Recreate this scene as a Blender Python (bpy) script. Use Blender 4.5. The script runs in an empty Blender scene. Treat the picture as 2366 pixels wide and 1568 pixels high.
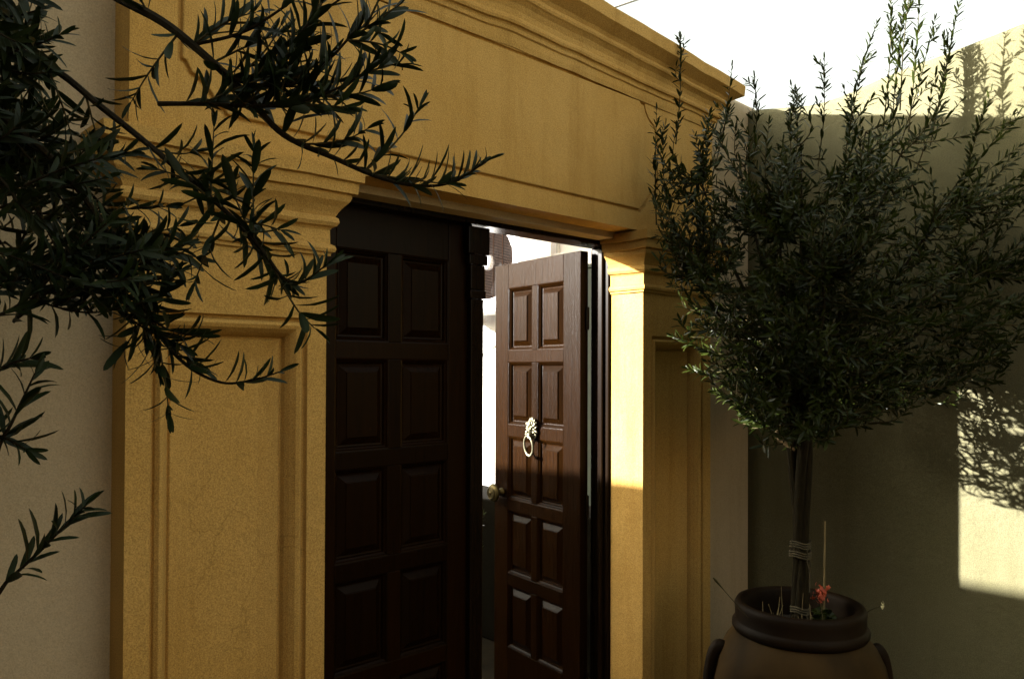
import bpy, bmesh, math, random
from mathutils import Vector, Matrix, noise
from mathutils.geometry import tessellate_polygon
R = math.radians
random.seed(7)
S = bpy.context.scene
C = S.collection

# ------------------------------------------------------------------ camera, sky, sun, exposure
CT, ST = 0.722, 0.692            # the view direction is (ST, CT) in plan
EYE = 1.6
cam = bpy.data.cameras.new('camera'); co = bpy.data.objects.new('camera', cam); C.objects.link(co)
co.location = (0, 0, EYE)
cam.sensor_width = 36; cam.lens = 28.0; cam.shift_y = 0.0186
cam.clip_start = 0.05; cam.clip_end = 3000
fw = Vector((ST, CT, math.tan(R(0.7)))).normalized()
q = fw.to_track_quat('-Z', 'Y')
co.rotation_mode = 'QUATERNION'
co.rotation_quaternion = q @ Matrix.Rotation(R(0.2), 3, 'Z').to_quaternion()
S.camera = co

SUN = Vector((1.0, -0.878, -0.405)).normalized()      # the way sunlight travels
EL = math.asin(-SUN.z); AZ = math.atan2(-SUN.x, -SUN.y)
w = bpy.data.worlds.new('World'); S.world = w; w.use_nodes = True
nt = w.node_tree; nt.nodes.clear()
sky = nt.nodes.new('ShaderNodeTexSky'); sky.sky_type = 'NISHITA'; sky.sun_disc = False
sky.sun_elevation = EL; sky.sun_rotation = AZ % (2*math.pi); sky.air_density = 1.0; sky.dust_density = 4.0; sky.ozone_density = 1.0
hsv = nt.nodes.new('ShaderNodeHueSaturation'); hsv.inputs['Saturation'].default_value = 0.30
mul = nt.nodes.new('ShaderNodeMix'); mul.data_type = 'RGBA'; mul.blend_type = 'MULTIPLY'
mul.inputs[0].default_value = 1.0; mul.inputs[7].default_value = (1.0, 0.98, 0.82, 1)
bg = nt.nodes.new('ShaderNodeBackground'); bg.inputs['Strength'].default_value = 0.075
ow = nt.nodes.new('ShaderNodeOutputWorld')
nt.links.new(sky.outputs[0], hsv.inputs['Color']); nt.links.new(hsv.outputs[0], mul.inputs[6])
nt.links.new(mul.outputs[2], bg.inputs[0]); nt.links.new(bg.outputs[0], ow.inputs[0])
sl = bpy.data.lights.new('sun', 'SUN'); sl.energy = 5.0; sl.angle = R(0.55); sl.color = (1.0, 0.97, 0.93)
so = bpy.data.objects.new('sun', sl); C.objects.link(so)
so.rotation_mode = 'QUATERNION'; so.rotation_quaternion = SUN.to_track_quat('-Z', 'Y'); so.location = (-4, 6, 6)
S.view_settings.view_transform = 'Standard'; S.view_settings.look = 'None'
S.view_settings.exposure = 3.0; S.view_settings.gamma = 1.0
S.render.engine = 'CYCLES'
S.cycles.max_bounces = 8; S.cycles.diffuse_bounces = 5

# ------------------------------------------------------------------ helpers
def P(px, py, Z):                # a point seen at (px, py) of a 2365 x 1568 view, Z metres along the view
    X = (px-1182)/1840*Z
    return Vector((CT*X+ST*Z, -ST*X+CT*Z, EYE+(850-py)/1840*Z))

def link(o, parent=None):
    C.objects.link(o)
    if parent is not None: o.parent = parent
    return o
def mesh(name, V, F, mat, smooth=False):
    me = bpy.data.meshes.new(name); me.from_pydata([tuple(v) for v in V], [], F)
    me.materials.append(mat)
    if smooth: me.polygons.foreach_set('use_smooth', [True]*len(me.polygons))
    me.update(); return me
def ob(name, V, F, mat, parent=None, smooth=False, bevel=0, recalc=True):
    me = mesh(name, V, F, mat, smooth)
    if recalc:
        bm = bmesh.new(); bm.from_mesh(me); bmesh.ops.recalc_face_normals(bm, faces=bm.faces); bm.to_mesh(me); bm.free()
    o = link(bpy.data.objects.new(name, me), parent)
    if bevel:
        m = o.modifiers.new('bevel', 'BEVEL'); m.width = bevel; m.segments = 2; m.limit_method = 'ANGLE'; m.angle_limit = R(40)
        m.harden_normals = False
    if smooth:
        try:
            m = o.modifiers.new('w', 'WEIGHTED_NORMAL'); m.keep_sharp = True
        except Exception: pass
    return o
def empty(name, loc=(0, 0, 0)):
    o = bpy.data.objects.new(name, None); o.location = loc; o.empty_display_size = 0.1; return link(o)
def tag(o, label=None, cat=None, group=None, kind=None):
    if label: o['label'] = label
    if cat: o['category'] = cat
    if group: o['group'] = group
    if kind: o['kind'] = kind
    return o

class MB:
    def __init__(s): s.V = []; s.F = []
    def add(s, V, F):
        n = len(s.V); s.V += [Vector(v) for v in V]; s.F += [tuple(i+n for i in f) for f in F]; return s
    def box(s, a, b):
        (x0, y0, z0), (x1, y1, z1) = a, b
        return s.add([(x0,y0,z0),(x1,y0,z0),(x1,y1,z0),(x0,y1,z0),(x0,y0,z1),(x1,y0,z1),(x1,y1,z1),(x0,y1,z1)],
              [(0,3,2,1),(4,5,6,7),(0,1,5,4),(1,2,6,5),(2,3,7,6),(3,0,4,7)])
    def tube(s, pts, rad, n=8, cap=True):
        pts = [Vector(p) for p in pts]; k = len(pts)
        if not isinstance(rad, (list, tuple)): rad = [rad]*k
        base = len(s.V); up = None
        for i, p in enumerate(pts):
            t = (pts[min(i+1, k-1)]-pts[max(i-1, 0)]).normalized()
            if up is None: up = t.orthogonal().normalized()
            up = (up-t*up.dot(t)); up = up.normalized() if up.length > 1e-6 else t.orthogonal().normalized()
            b = t.cross(up)
            for j in range(n):
                a = 2*math.pi*j/n; s.V.append(p+(up*math.cos(a)+b*math.sin(a))*rad[i])
        for i in range(k-1):
            for j in range(n):
                s.F.append((base+i*n+j, base+i*n+(j+1) % n, base+(i+1)*n+(j+1) % n, base+(i+1)*n+j))
        if cap:
            s.F.append(tuple(base+j for j in range(n))[::-1]); s.F.append(tuple(base+(k-1)*n+j for j in range(n)))
        return s
    def lathe(s, c, prof, n=48, wob=0):
        c = Vector(c); base = len(s.V)
        for r, z in prof:
            for j in range(n):
                a = 2*math.pi*j/n
                rr = r*(1+wob*noise.noise(Vector((math.cos(a)*1.5, math.sin(a)*1.5, z*5))))
                s.V.append(c+Vector((rr*math.cos(a), rr*math.sin(a), z)))
        for i in range(len(prof)-1):
            for j in range(n):
                s.F.append((base+i*n+j, base+i*n+(j+1) % n, base+(i+1)*n+(j+1) % n, base+(i+1)*n+j))
        return s
    def ball(s, c, r, n=10, m=7):
        c = Vector(c)
        if not isinstance(r, (tuple, list)): r = (r, r, r)
        V = [c+Vector((0, 0, r[2]))]
        for i in range(1, m):
            for j in range(n):
                th = math.pi*i/m; a = 2*math.pi*j/n
                V.append(c+Vector((r[0]*math.sin(th)*math.cos(a), r[1]*math.sin(th)*math.sin(a), r[2]*math.cos(th))))
        V.append(c-Vector((0, 0, r[2]))); F = []
        for j in range(n): F.append((0, 1+j, 1+(j+1) % n))
        for i in range(m-2):
            for j in range(n):
                a = 1+i*n+j; b = 1+i*n+(j+1) % n; F.append((a, a+n, b+n, b))
        L = len(V)-1
        for j in range(n): F.append((L, 1+(m-2)*n+(j+1) % n, 1+(m-2)*n+j))
        return s.add(V, F)
    def xf(s, M): s.V = [M @ v for v in s.V]; return s
    def build(s, name, mat, parent=None, **k): return ob(name, s.V, s.F, mat, parent, **k)

class Pieces:                    # each tube its own part, those past the limit joined as stuff
    def __init__(s, name, mat, parent, limit=300): s.a = (name, mat, parent); s.n = 0; s.limit = limit; s.rest = MB()
    def tube(s, *k, **kw):
        if s.n < s.limit: MB().tube(*k, **kw).build(s.a[0], s.a[1], s.a[2], smooth=False); s.n += 1
        else: s.rest.tube(*k, **kw)
    def finish(s):
        if s.rest.V: tag(s.rest.build(s.a[0], s.a[1], s.a[2]), kind='stuff')
def offset_closed(path, s):      # inward offset of a closed CCW polygon (2D), mitred
    n = len(path); out = []
    for i in range(n):
        p0, p, p1 = Vector(path[i-1]), Vector(path[i]), Vector(path[(i+1) % n])
        d0 = (p-p0).normalized(); d1 = (p1-p).normalized()
        n0 = Vector((-d0.y, d0.x)); n1 = Vector((-d1.y, d1.x)); m = (n0+n1)
        m = m/max(m.length_squared, .3)*2 if m.length > 1e-6 else n0
        out.append(p+m*s)
    return out
def panel_face(mb, outer, hole, prof, y0, fill=True, step=None):
    """a face in the xz plane at y0 with a moulded sunk or raised shape: outer CCW polygon (or None), hole CCW, prof [(inward, towards viewer)]"""
    if outer:
        loops = [[Vector((x, z, 0)) for x, z in outer], [Vector((x, z, 0)) for x, z in hole[::-1]]]
        tr = tessellate_polygon(loops); allv = loops[0]+loops[1]
        mb.add([(v.x, y0, v.y) for v in allv], [tuple(t) for t in tr])
    n = len(hole); rings = []
    for s, d in prof:
        rings.append([(p[0], y0-d, p[1]) for p in offset_closed(hole, s)])
    V = [v for r in rings for v in r]; F = []
    for i in range(len(rings)-1):
        for j in range(n): F.append((i*n+j, i*n+(j+1) % n, (i+1)*n+(j+1) % n, (i+1)*n+j))
    if fill: F.append(tuple((len(rings)-1)*n+j for j in range(n)))
    mb.add(V, F)
def sweep(mb, path, prof, zoff=None, wob=0.0012, seg=0.05, capends=True):
    """sweep profile [(p, z)] along an open plan path, p mitred to the RIGHT of travel"""
    pts = [Vector(p) for p in path]; n = len(pts); nor = []
    for i in range(n):
        d0 = (pts[i]-pts[i-1]).normalized() if i else (pts[1]-pts[0]).normalized()
        d1 = (pts[i+1]-pts[i]).normalized() if i < n-1 else d0
        n0 = Vector((d0.y, -d0.x)); n1 = Vector((d1.y, -d1.x)); m = n0+n1; nor.append(m/m.length_squared*2)
    P2, N2 = [], []
    for i in range(n-1):
        k = max(1, int((pts[i+1]-pts[i]).length/seg))
        for j in range(k):
            t = j/k; P2.append(pts[i].lerp(pts[i+1], t)); N2.append(nor[i].lerp(nor[i+1], t) if j == 0 else None)
            if N2[-1] is None:
                d = (pts[i+1]-pts[i]).normalized(); nn = Vector((d.y, -d.x)); N2[-1] = (nn, nor[i], nor[i+1], t)
    P2.append(pts[-1]); N2.append(nor[-1]); k = len(prof); V = []
    for p, nn in zip(P2, N2):
        for (s, z) in prof:
            if isinstance(nn, tuple):
                a = nn[1]*s; b = nn[2]*s; off = a.lerp(b, nn[3])
            else: off = nn*s
            q = p+off; zz = z+(zoff(q.x, z) if zoff else 0)
            v = Vector((q.x, q.y, zz)); w_ = noise.noise_vector(v*9)*wob
            V.append(v+w_)
    F = []
    for i in range(len(P2)-1):
        for j in range(k-1): F.append((i*k+j, i*k+j+1, (i+1)*k+j+1, (i+1)*k+j))
    if capends:
        F.append(tuple(range(k))); F.append(tuple((len(P2)-1)*k+j for j in range(k)))
    mb.add(V, F)

# ------------------------------------------------------------------ materials
def newmat(name):
    m = bpy.data.materials.new(name); m.use_nodes = True; nt = m.node_tree
    b = nt.nodes['Principled BSDF']; return m, nt, b
def plaster(name, c1, c2, stain, scale=2.2, bump=.5, grain=0.3, rough=.9, stainamt=.5):
    m, nt, b = newmat(name); N = nt.nodes.new; L = nt.links.new
    tc = N('ShaderNodeTexCoord'); obj = tc.outputs['Object']
    n1 = N('ShaderNodeTexNoise'); n1.inputs['Scale'].default_value = scale; n1.inputs['Detail'].default_value = 6; L(obj, n1.inputs['Vector'])
    r1 = N('ShaderNodeValToRGB'); r1.color_ramp.elements[0].position = .3; r1.color_ramp.elements[1].position = .7
    r1.color_ramp.elements[0].color = (*c1, 1); r1.color_ramp.elements[1].color = (*c2, 1); L(n1.outputs[0], r1.inputs[0])
    mp = N('ShaderNodeMapping'); mp.inputs['Scale'].default_value = (7, 7, .7); L(obj, mp.inputs[0])
    n2 = N('ShaderNodeTexNoise'); n2.inputs['Scale'].default_value = 1.3; n2.inputs['Detail'].default_value = 8; n2.inputs['Roughness'].default_value = .7; L(mp.outputs[0], n2.inputs['Vector'])
    r2 = N('ShaderNodeValToRGB'); r2.color_ramp.elements[0].position = .50; r2.color_ramp.elements[1].position = .78
    r2.color_ramp.elements[0].color = (0, 0, 0, 1); r2.color_ramp.elements[1].color = (stainamt, stainamt, stainamt, 1); L(n2.outputs[0], r2.inputs[0])
    mx = N('ShaderNodeMix'); mx.data_type = 'RGBA'; L(r2.outputs[0], mx.inputs[0]); L(r1.outputs[0], mx.inputs[6]); mx.inputs[7].default_value = (*stain, 1)
    ng = N('ShaderNodeTexNoise'); ng.inputs['Scale'].default_value = 330; ng.inputs['Detail'].default_value = 3; L(obj, ng.inputs['Vector'])
    rg = N('ShaderNodeMapRange'); rg.inputs[1].default_value = .3; rg.inputs[2].default_value = .7; rg.inputs[3].default_value = 1-grain; rg.inputs[4].default_value = 1+grain; L(ng.outputs[0], rg.inputs[0])
    mg = N('ShaderNodeMix'); mg.data_type = 'RGBA'; mg.blend_type = 'MULTIPLY'; mg.inputs[0].default_value = 1; L(mx.outputs[2], mg.inputs[6]); L(rg.outputs[0], mg.inputs[7])
    L(mg.outputs[2], b.inputs['Base Color']); b.inputs['Roughness'].default_value = rough
    b.inputs['Specular IOR Level'].default_value = .2
    n3 = N('ShaderNodeTexNoise'); n3.inputs['Scale'].default_value = 14; n3.inputs['Detail'].default_value = 9; n3.inputs['Roughness'].default_value = .62; L(obj, n3.inputs['Vector'])
    bp = N('ShaderNodeBump'); bp.inputs['Strength'].default_value = bump; bp.inputs['Distance'].default_value = .012; L(n3.outputs[0], bp.inputs['Height'])
    bp2 = N('ShaderNodeBump'); bp2.inputs['Strength'].default_value = bump*.8; bp2.inputs['Distance'].default_value = .0015; L(ng.outputs[0], bp2.inputs['Height']); L(bp.outputs[0], bp2.inputs['Normal'])
    L(bp2.outputs[0], b.inputs['Normal']); return m
def simple(name, c1, c2, rough=.6, scale=20, bump=.1, dist=.002, metallic=0, spec=.5, stretch=None, coat=0, detail=5):
    m, nt, b = newmat(name); N = nt.nodes.new; L = nt.links.new
    tc = N('ShaderNodeTexCoord'); src = tc.outputs['Object']
    if stretch:
        mp = N('ShaderNodeMapping'); mp.inputs['Scale'].default_value = stretch; L(src, mp.inputs[0]); src = mp.outputs[0]
    n1 = N('ShaderNodeTexNoise'); n1.inputs['Scale'].default_value = scale; n1.inputs['Detail'].default_value = detail; L(src, n1.inputs['Vector'])
    r1 = N('ShaderNodeValToRGB'); r1.color_ramp.elements[0].position = .3; r1.color_ramp.elements[1].position = .72
    r1.color_ramp.elements[0].color = (*c1, 1); r1.color_ramp.elements[1].color = (*c2, 1); L(n1.outputs[0], r1.inputs[0])
    L(r1.outputs[0], b.inputs['Base Color']); b.inputs['Roughness'].default_value = rough; b.inputs['Metallic'].default_value = metallic
    b.inputs['Specular IOR Level'].default_value = spec; b.inputs['Coat Weight'].default_value = coat; b.inputs['Coat Roughness'].default_value = .25
    if bump:
        bp = N('ShaderNodeBump'); bp.inputs['Strength'].default_value = bump; bp.inputs['Distance'].default_value = dist; L(n1.outputs[0], bp.inputs['Height']); L(bp.outputs[0], b.inputs['Normal'])
    return m
def leafmat(name, c1, c2, rough=.5, trans=.12):
    m, nt, b = newmat(name); N = nt.nodes.new; L = nt.links.new
    tc = N('ShaderNodeTexCoord'); n1 = N('ShaderNodeTexNoise'); n1.inputs['Scale'].default_value = 9; L(tc.outputs['Object'], n1.inputs['Vector'])
    gi = N('ShaderNodeObjectInfo'); ad = N('ShaderNodeMath'); ad.operation = 'MULTIPLY_ADD'; L(gi.outputs['Random'], ad.inputs[0]); ad.inputs[1].default_value = .3; L(n1.outputs[0], ad.inputs[2])
    r1 = N('ShaderNodeValToRGB'); r1.color_ramp.elements[0].position = .35; r1.color_ramp.elements[1].position = .9
    r1.color_ramp.elements[0].color = (*c1, 1); r1.color_ramp.elements[1].color = (*c2, 1); L(ad.outputs[0], r1.inputs[0])
    L(r1.outputs[0], b.inputs['Base Color']); b.inputs['Roughness'].default_value = rough; b.inputs['Specular IOR Level'].default_value = .16
    t = N('ShaderNodeBsdfTranslucent'); L(r1.outputs[0], t.inputs[0]); ms = N('ShaderNodeMixShader'); ms.inputs[0].default_value = trans
    out = nt.nodes['Material Output']; L(b.outputs[0], ms.inputs[1]); L(t.outputs[0], ms.inputs[2]); L(ms.outputs[0], out.inputs[0]); return m

M_YEL = plaster('ochre_plaster', (.372, .215, .052), (.425, .262, .078), (.23, .115, .018), stainamt=.6)
M_WHT = plaster('pale_mauve_plaster', (.290, .225, .135), (.345, .275, .178), (.19, .14, .07), stainamt=.4, grain=.13)
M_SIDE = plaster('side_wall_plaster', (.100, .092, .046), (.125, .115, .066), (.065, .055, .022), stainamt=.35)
M_COURT = plaster('white_limewash', (.74, .72, .70), (.82, .80, .78), (.6, .56, .5), stainamt=.2)
M_FAR = plaster('warm_far_plaster', (.26, .17, .08), (.33, .23, .11), (.18, .12, .05))
M_POST = simple('dark_green_paint', (.003, .0038, .0015), (.006, .007, .0025), rough=.7, scale=12, bump=.2, spec=.05)
M_LANE = plaster('dark_ochre_plaster', (.09, .065, .025), (.13, .09, .035), (.06, .04, .015))
M_WOOD = simple('brown_varnished_wood', (.0052, .0018, .0002), (.0086, .0030, .0004), rough=.25, scale=9, bump=.25, dist=.002, stretch=(9, 9, .6), spec=.05)
def vary(m, lo, hi):             # every board its own tint
    nt = m.node_tree; b = nt.nodes['Principled BSDF']; N = nt.nodes.new; L = nt.links.new
    oi = N('ShaderNodeObjectInfo'); mr = N('ShaderNodeMapRange'); mr.inputs[3].default_value = lo; mr.inputs[4].default_value = hi; L(oi.outputs['Random'], mr.inputs[0])
    mx = N('ShaderNodeMix'); mx.data_type = 'RGBA'; mx.blend_type = 'MULTIPLY'; mx.inputs[0].default_value = 1
    L(b.inputs['Base Color'].links[0].from_socket, mx.inputs[6]); L(mr.outputs[0], mx.inputs[7]); L(mx.outputs[2], b.inputs['Base Color'])
vary(M_WOOD, .78, 1.28)
def cracks(m, col, amt=.6):      # hairline cracks where a mask allows them
    nt = m.node_tree; b = nt.nodes['Principled BSDF']; N = nt.nodes.new; L = nt.links.new
    tc = N('ShaderNodeTexCoord'); n = N('ShaderNodeTexNoise'); n.inputs['Scale'].default_value = 5; n.inputs['Detail'].default_value = 6; L(tc.outputs['Object'], n.inputs['Vector'])
    mv = N('ShaderNodeMix'); mv.data_type = 'RGBA'; mv.inputs[0].default_value = .22; L(tc.outputs['Object'], mv.inputs[6]); L(n.outputs[1], mv.inputs[7])
    v = N('ShaderNodeTexVoronoi'); v.feature = 'DISTANCE_TO_EDGE'; v.inputs['Scale'].default_value = 2.3; L(mv.outputs[2], v.inputs['Vector'])
    c = N('ShaderNodeMapRange'); c.inputs[1].default_value = .0; c.inputs[2].default_value = .006; c.inputs[3].default_value = 1; c.inputs[4].default_value = 0; L(v.outputs[0], c.inputs[0])
    k = N('ShaderNodeTexNoise'); k.inputs['Scale'].default_value = 1.7; L(tc.outputs['Object'], k.inputs['Vector'])
    kr = N('ShaderNodeMapRange'); kr.inputs[1].default_value = .56; kr.inputs[2].default_value = .66; kr.inputs[3].default_value = 0; kr.inputs[4].default_value = amt; L(k.outputs[0], kr.inputs[0])
    mu = N('ShaderNodeMath'); mu.operation = 'MULTIPLY'; L(c.outputs[0], mu.inputs[0]); L(kr.outputs[0], mu.inputs[1])
    mx = N('ShaderNodeMix'); mx.data_type = 'RGBA'; L(mu.outputs[0], mx.inputs[0]); L(b.inputs['Base Color'].links[0].from_socket, mx.inputs[6]); mx.inputs[7].default_value = (*col, 1); L(mx.outputs[2], b.inputs['Base Color'])
cracks(M_YEL, (.17, .09, .018), .42); cracks(M_WHT, (.10, .075, .04), .4); cracks(M_SIDE, (.05, .04, .02), .35)
def peel(m):                     # the varnish has an orange-peel surface
    nt = m.node_tree; b = nt.nodes['Principled BSDF']; N = nt.nodes.new; L = nt.links.new
    tc = N('ShaderNodeTexCoord'); n = N('ShaderNodeTexNoise'); n.inputs['Scale'].default_value = 420; n.inputs['Detail'].default_value = 2; L(tc.outputs['Object'], n.inputs['Vector'])
    bp = N('ShaderNodeBump'); bp.inputs['Strength'].default_value = .55; bp.inputs['Distance'].default_value = .0012; L(n.outputs[0], bp.inputs['Height'])
    old = b.inputs['Normal'].links[0].from_socket; L(old, bp.inputs['Normal']); L(bp.outputs[0], b.inputs['Normal'])
peel(M_WOOD)
M_FRAME = simple('dark_frame_wood', (.004, .002, .001), (.008, .004, .0015), rough=.25, scale=9, bump=.2, stretch=(9, 9, .6), spec=.08)
M_BRASS = simple('aged_brass', (.11, .105, .065), (.30, .28, .19), rough=.42, scale=60, bump=.3, dist=.001, metallic=.9)
M_DBRASS = simple('dark_brass', (.04, .03, .01), (.10, .075, .025), rough=.45, scale=50, bump=.2, metallic=.8)
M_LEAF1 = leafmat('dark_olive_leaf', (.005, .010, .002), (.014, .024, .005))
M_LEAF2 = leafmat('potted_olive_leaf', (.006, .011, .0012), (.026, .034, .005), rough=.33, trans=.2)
M_BARK = simple('olive_bark', (.006, .0045, .0015), (.018, .013, .005), rough=.85, scale=30, bump=.8, dist=.004, stretch=(4, 4, 1), spec=.1)
M_TWIG = simple('olive_twig', (.02, .017, .006), (.05, .04, .014), rough=.7, scale=40, bump=.3, spec=.1)
M_LITBRANCH = simple('sunlit_branch_tone', (.22, .15, .08), (.36, .26, .15), rough=.7, scale=30, bump=.3)  # bark paled so that one branch looks sunlit
M_TERRA = simple('brown_terracotta', (.018, .010, .0025), (.052, .029, .008), rough=.7, scale=6, bump=.4, dist=.004, detail=9, spec=.1)
M_TRIM = simple('dark_terracotta_rim', (.006, .003, .001), (.012, .006, .002), rough=.6, scale=8, bump=.4, dist=.004, detail=9, spec=.1)
M_SOIL = simple('dark_soil', (.010, .007, .004), (.03, .02, .012), rough=1, scale=60, bump=1, dist=.01)
M_ROPE = simple('jute_tie', (.03, .023, .009), (.06, .045, .018), rough=.9, scale=80, bump=.5)
M_RED = simple('geranium_red', (.28, .035, .01), (.45, .08, .03), rough=.6, scale=40, bump=.1)
M_PETAL = simple('pale_petal', (.55, .50, .25), (.7, .65, .4), rough=.6)
M_STRAW = simple('dry_stem', (.12, .09, .035), (.22, .16, .07), rough=.9)
M_AC = simple('white_enamel', (.74, .73, .72), (.80, .79, .78), rough=.4, scale=5, bump=.02)
M_ACD = simple('black_plastic', (.002, .002, .002), (.004, .004, .004), rough=.6, spec=.05)
M_WIRE = simple('rusty_grille_wire', (.022, .008, .002), (.04, .015, .004), rough=.6, spec=.1, scale=30)
M_STEEL = simple('grey_steel', (.30, .29, .26), (.42, .41, .38), rough=.5, scale=20)
M_DARKST = simple('shade_block_and_threshold', (.003, .0025, .0015), (.006, .005, .003), rough=.9, scale=10, bump=.6, dist=.01, spec=.02)  # court shade put into the block's near black colour; threshold shares it
M_GRND = simple('packed_gravel', (.05, .035, .013), (.09, .065, .028), rough=.95, scale=60, bump=.8, dist=.01, detail=8)
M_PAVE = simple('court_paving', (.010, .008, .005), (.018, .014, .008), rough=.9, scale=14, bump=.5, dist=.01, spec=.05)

# ------------------------------------------------------------------ ground
g = MB().add([(-150, -150, 0), (150, -150, 0), (150, 150, 0), (-150, 150, 0)], [(0, 1, 2, 3)]).build('ground', M_GRND)
tag(g, kind='structure')
g = MB().box((-1.0, 2.13, -.05), (3.52, 9.0, .012)).build('courtyard_floor', M_PAVE); tag(g, kind='structure')

# ------------------------------------------------------------------ the walls
YF, YW, YB = 1.847, 1.935, 2.12            # portal face, wall face, wall back
XL0, XL1, XR0, XR1 = .597, 1.094, 2.462, 2.93
XM = (XL0+XR1)/2
def extr_xz(poly, y0, y1, name, mat, parent=None, bevel=0):
    n = len(poly); V = [(x, y0, z) for x, z in poly]+[(x, y1, z) for x, z in poly]
    tr = tessellate_polygon([[Vector((x, z, 0)) for x, z in poly]])
    F = [tuple(t) for t in tr]+[tuple(i+n for i in t)[::-1] for t in tr]+[(i, (i+1) % n, n+(i+1) % n, n+i) for i in range(n)]
    return ob(name, V, F, mat, parent, bevel=bevel)
fw_ = empty('garden_wall', (0, YW, 0))
tag(fw_, 'pale mauve plastered wall that carries the yellow portal and runs off to the left', 'wall')
def at0(o, e):                    # geometry is written in world space: keep it there under an empty
    o.matrix_parent_inverse = Matrix.Translation(-Vector(e.location)); return o
b_ = extr_xz([(-4, 0), (1.05, 0), (1.05, 2.10), (2.51, 2.10), (2.51, 0), (3.62, 0), (3.62, 2.80), (-4, 2.80)], YW, YB, 'wall_face', M_WHT, fw_); at0(b_, fw_)
# rounded, slightly pitched coping that follows the low gable over the portal
def ridge(x): return max(0, 1-abs(x-XM-.15)/1.1)
mb = MB(); xs = [-4+i*.08 for i in range(97)]; xs = [x for x in xs if x < 3.62]+[3.62]
for i, x in enumerate(xs):
    h = .02*noise.noise(Vector((x*1.4, 3, 0)))*.5; k = .21*ridge(x)
    for (y, z) in ((YW+.003, 2.80), (YW+.003, 2.826+k+h), (YW+.03, 2.85+k+h), (2.03, 2.90+k+h), (YB-.02, 2.86+k+h), (YB-.003, 2.80)):
        mb.V.append(Vector((x, y, z)))
for i in range(len(xs)-1):
    for j in range(5): mb.F.append((i*6+j, i*6+j+1, (i+1)*6+j+1, (i+1)*6+j))
mb.F += [tuple(range(6)), tuple((len(xs)-1)*6+j for j in range(6))]
at0(mb.build('coping', M_WHT, fw_, smooth=True), fw_)

def lerp_tab(t, tab):
    for (a, va), (b, vb) in zip(tab, tab[1:]):
        if t <= b: 
            u = max(0, (t-a)/(b-a)); return va+(vb-va)*u
    return tab[-1][1]
XS = 3.39
mb = MB(); ys = [-5+.07*i for i in range(100)]; ys = [y for y in ys if y < YW-.01]+[YW+.06]
topt = [(-5, 3.0), (-1, 2.97), (.4, 2.93), (.81, 2.89), (1.08, 2.852), (1.27, 2.83), (1.5, 2.785), (1.62, 2.775), (1.78, 2.80), (1.935, 2.83)]
for y in ys:
    t = lerp_tab(y, topt)
    for (x, z) in ((XS, 0), (XS, .6), (XS, 1.2), (XS, 1.8), (XS, 2.4), (XS, t-.035), (XS+.008, t-.012), (XS+.03, t), (XS+.17, t), (XS+.2, t-.03), (XS+.2, 0)):
        d = noise.noise(Vector((x, y*1.1, z*1.1)))*.006
        mb.V.append(Vector((x+d, y, z)))
for i in range(len(ys)-1):
    for j in range(10): mb.F.append((i*11+j, i*11+j+1, (i+1)*11+j+1, (i+1)*11+j))
mb.F += [tuple(range(11)), tuple((len(ys)-1)*11+j for j in range(11))]
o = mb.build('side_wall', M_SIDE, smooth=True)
tag(o, 'hand plastered side wall behind the potted olive, shaded below and sunlit along its top', 'wall')

# courtyard beyond the door
o = MB().box((3.53, YB+.004, 0), (3.75, 9.2, 2.66)).build('courtyard_wall', M_COURT, bevel=.01)
tag(o, 'sunlit white courtyard wall seen through the open door, the fan unit hangs on it', 'wall')
o = MB().box((-1.22, YB+.004, 0), (-1.0, 9.2, 2.564)).build('courtyard_wall', M_FAR, bevel=.01)
tag(o, 'ochre courtyard wall on the far left, hidden behind the portal, facing the fan unit', 'wall')
o = MB().box((-1.22, 9.2, 0), (3.75, 9.4, 2.5)).build('courtyard_wall', M_COURT, bevel=.01)
tag(o, 'white wall closing the far end of the courtyard', 'wall')
# unseen house walls, added to shape the light on portal and side wall
o = extr_xz([(-9, 0), (9, 0), (9, 3.4), (-9, 3.4)], -9.3, -9.0, 'added_house_wall', M_FAR, bevel=.01)
tag(o, 'unseen warm plastered house wall added behind the viewer to shape the light on the portal', 'wall')

o = MB().box((-2.6, -7, 0), (-2.3, YW-.004, 4.6)).build('added_house_wall', M_LANE, bevel=.01)
tag(o, 'unseen tall house wall added left of the near olive tree to keep skylight off the side wall', 'wall')
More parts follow.
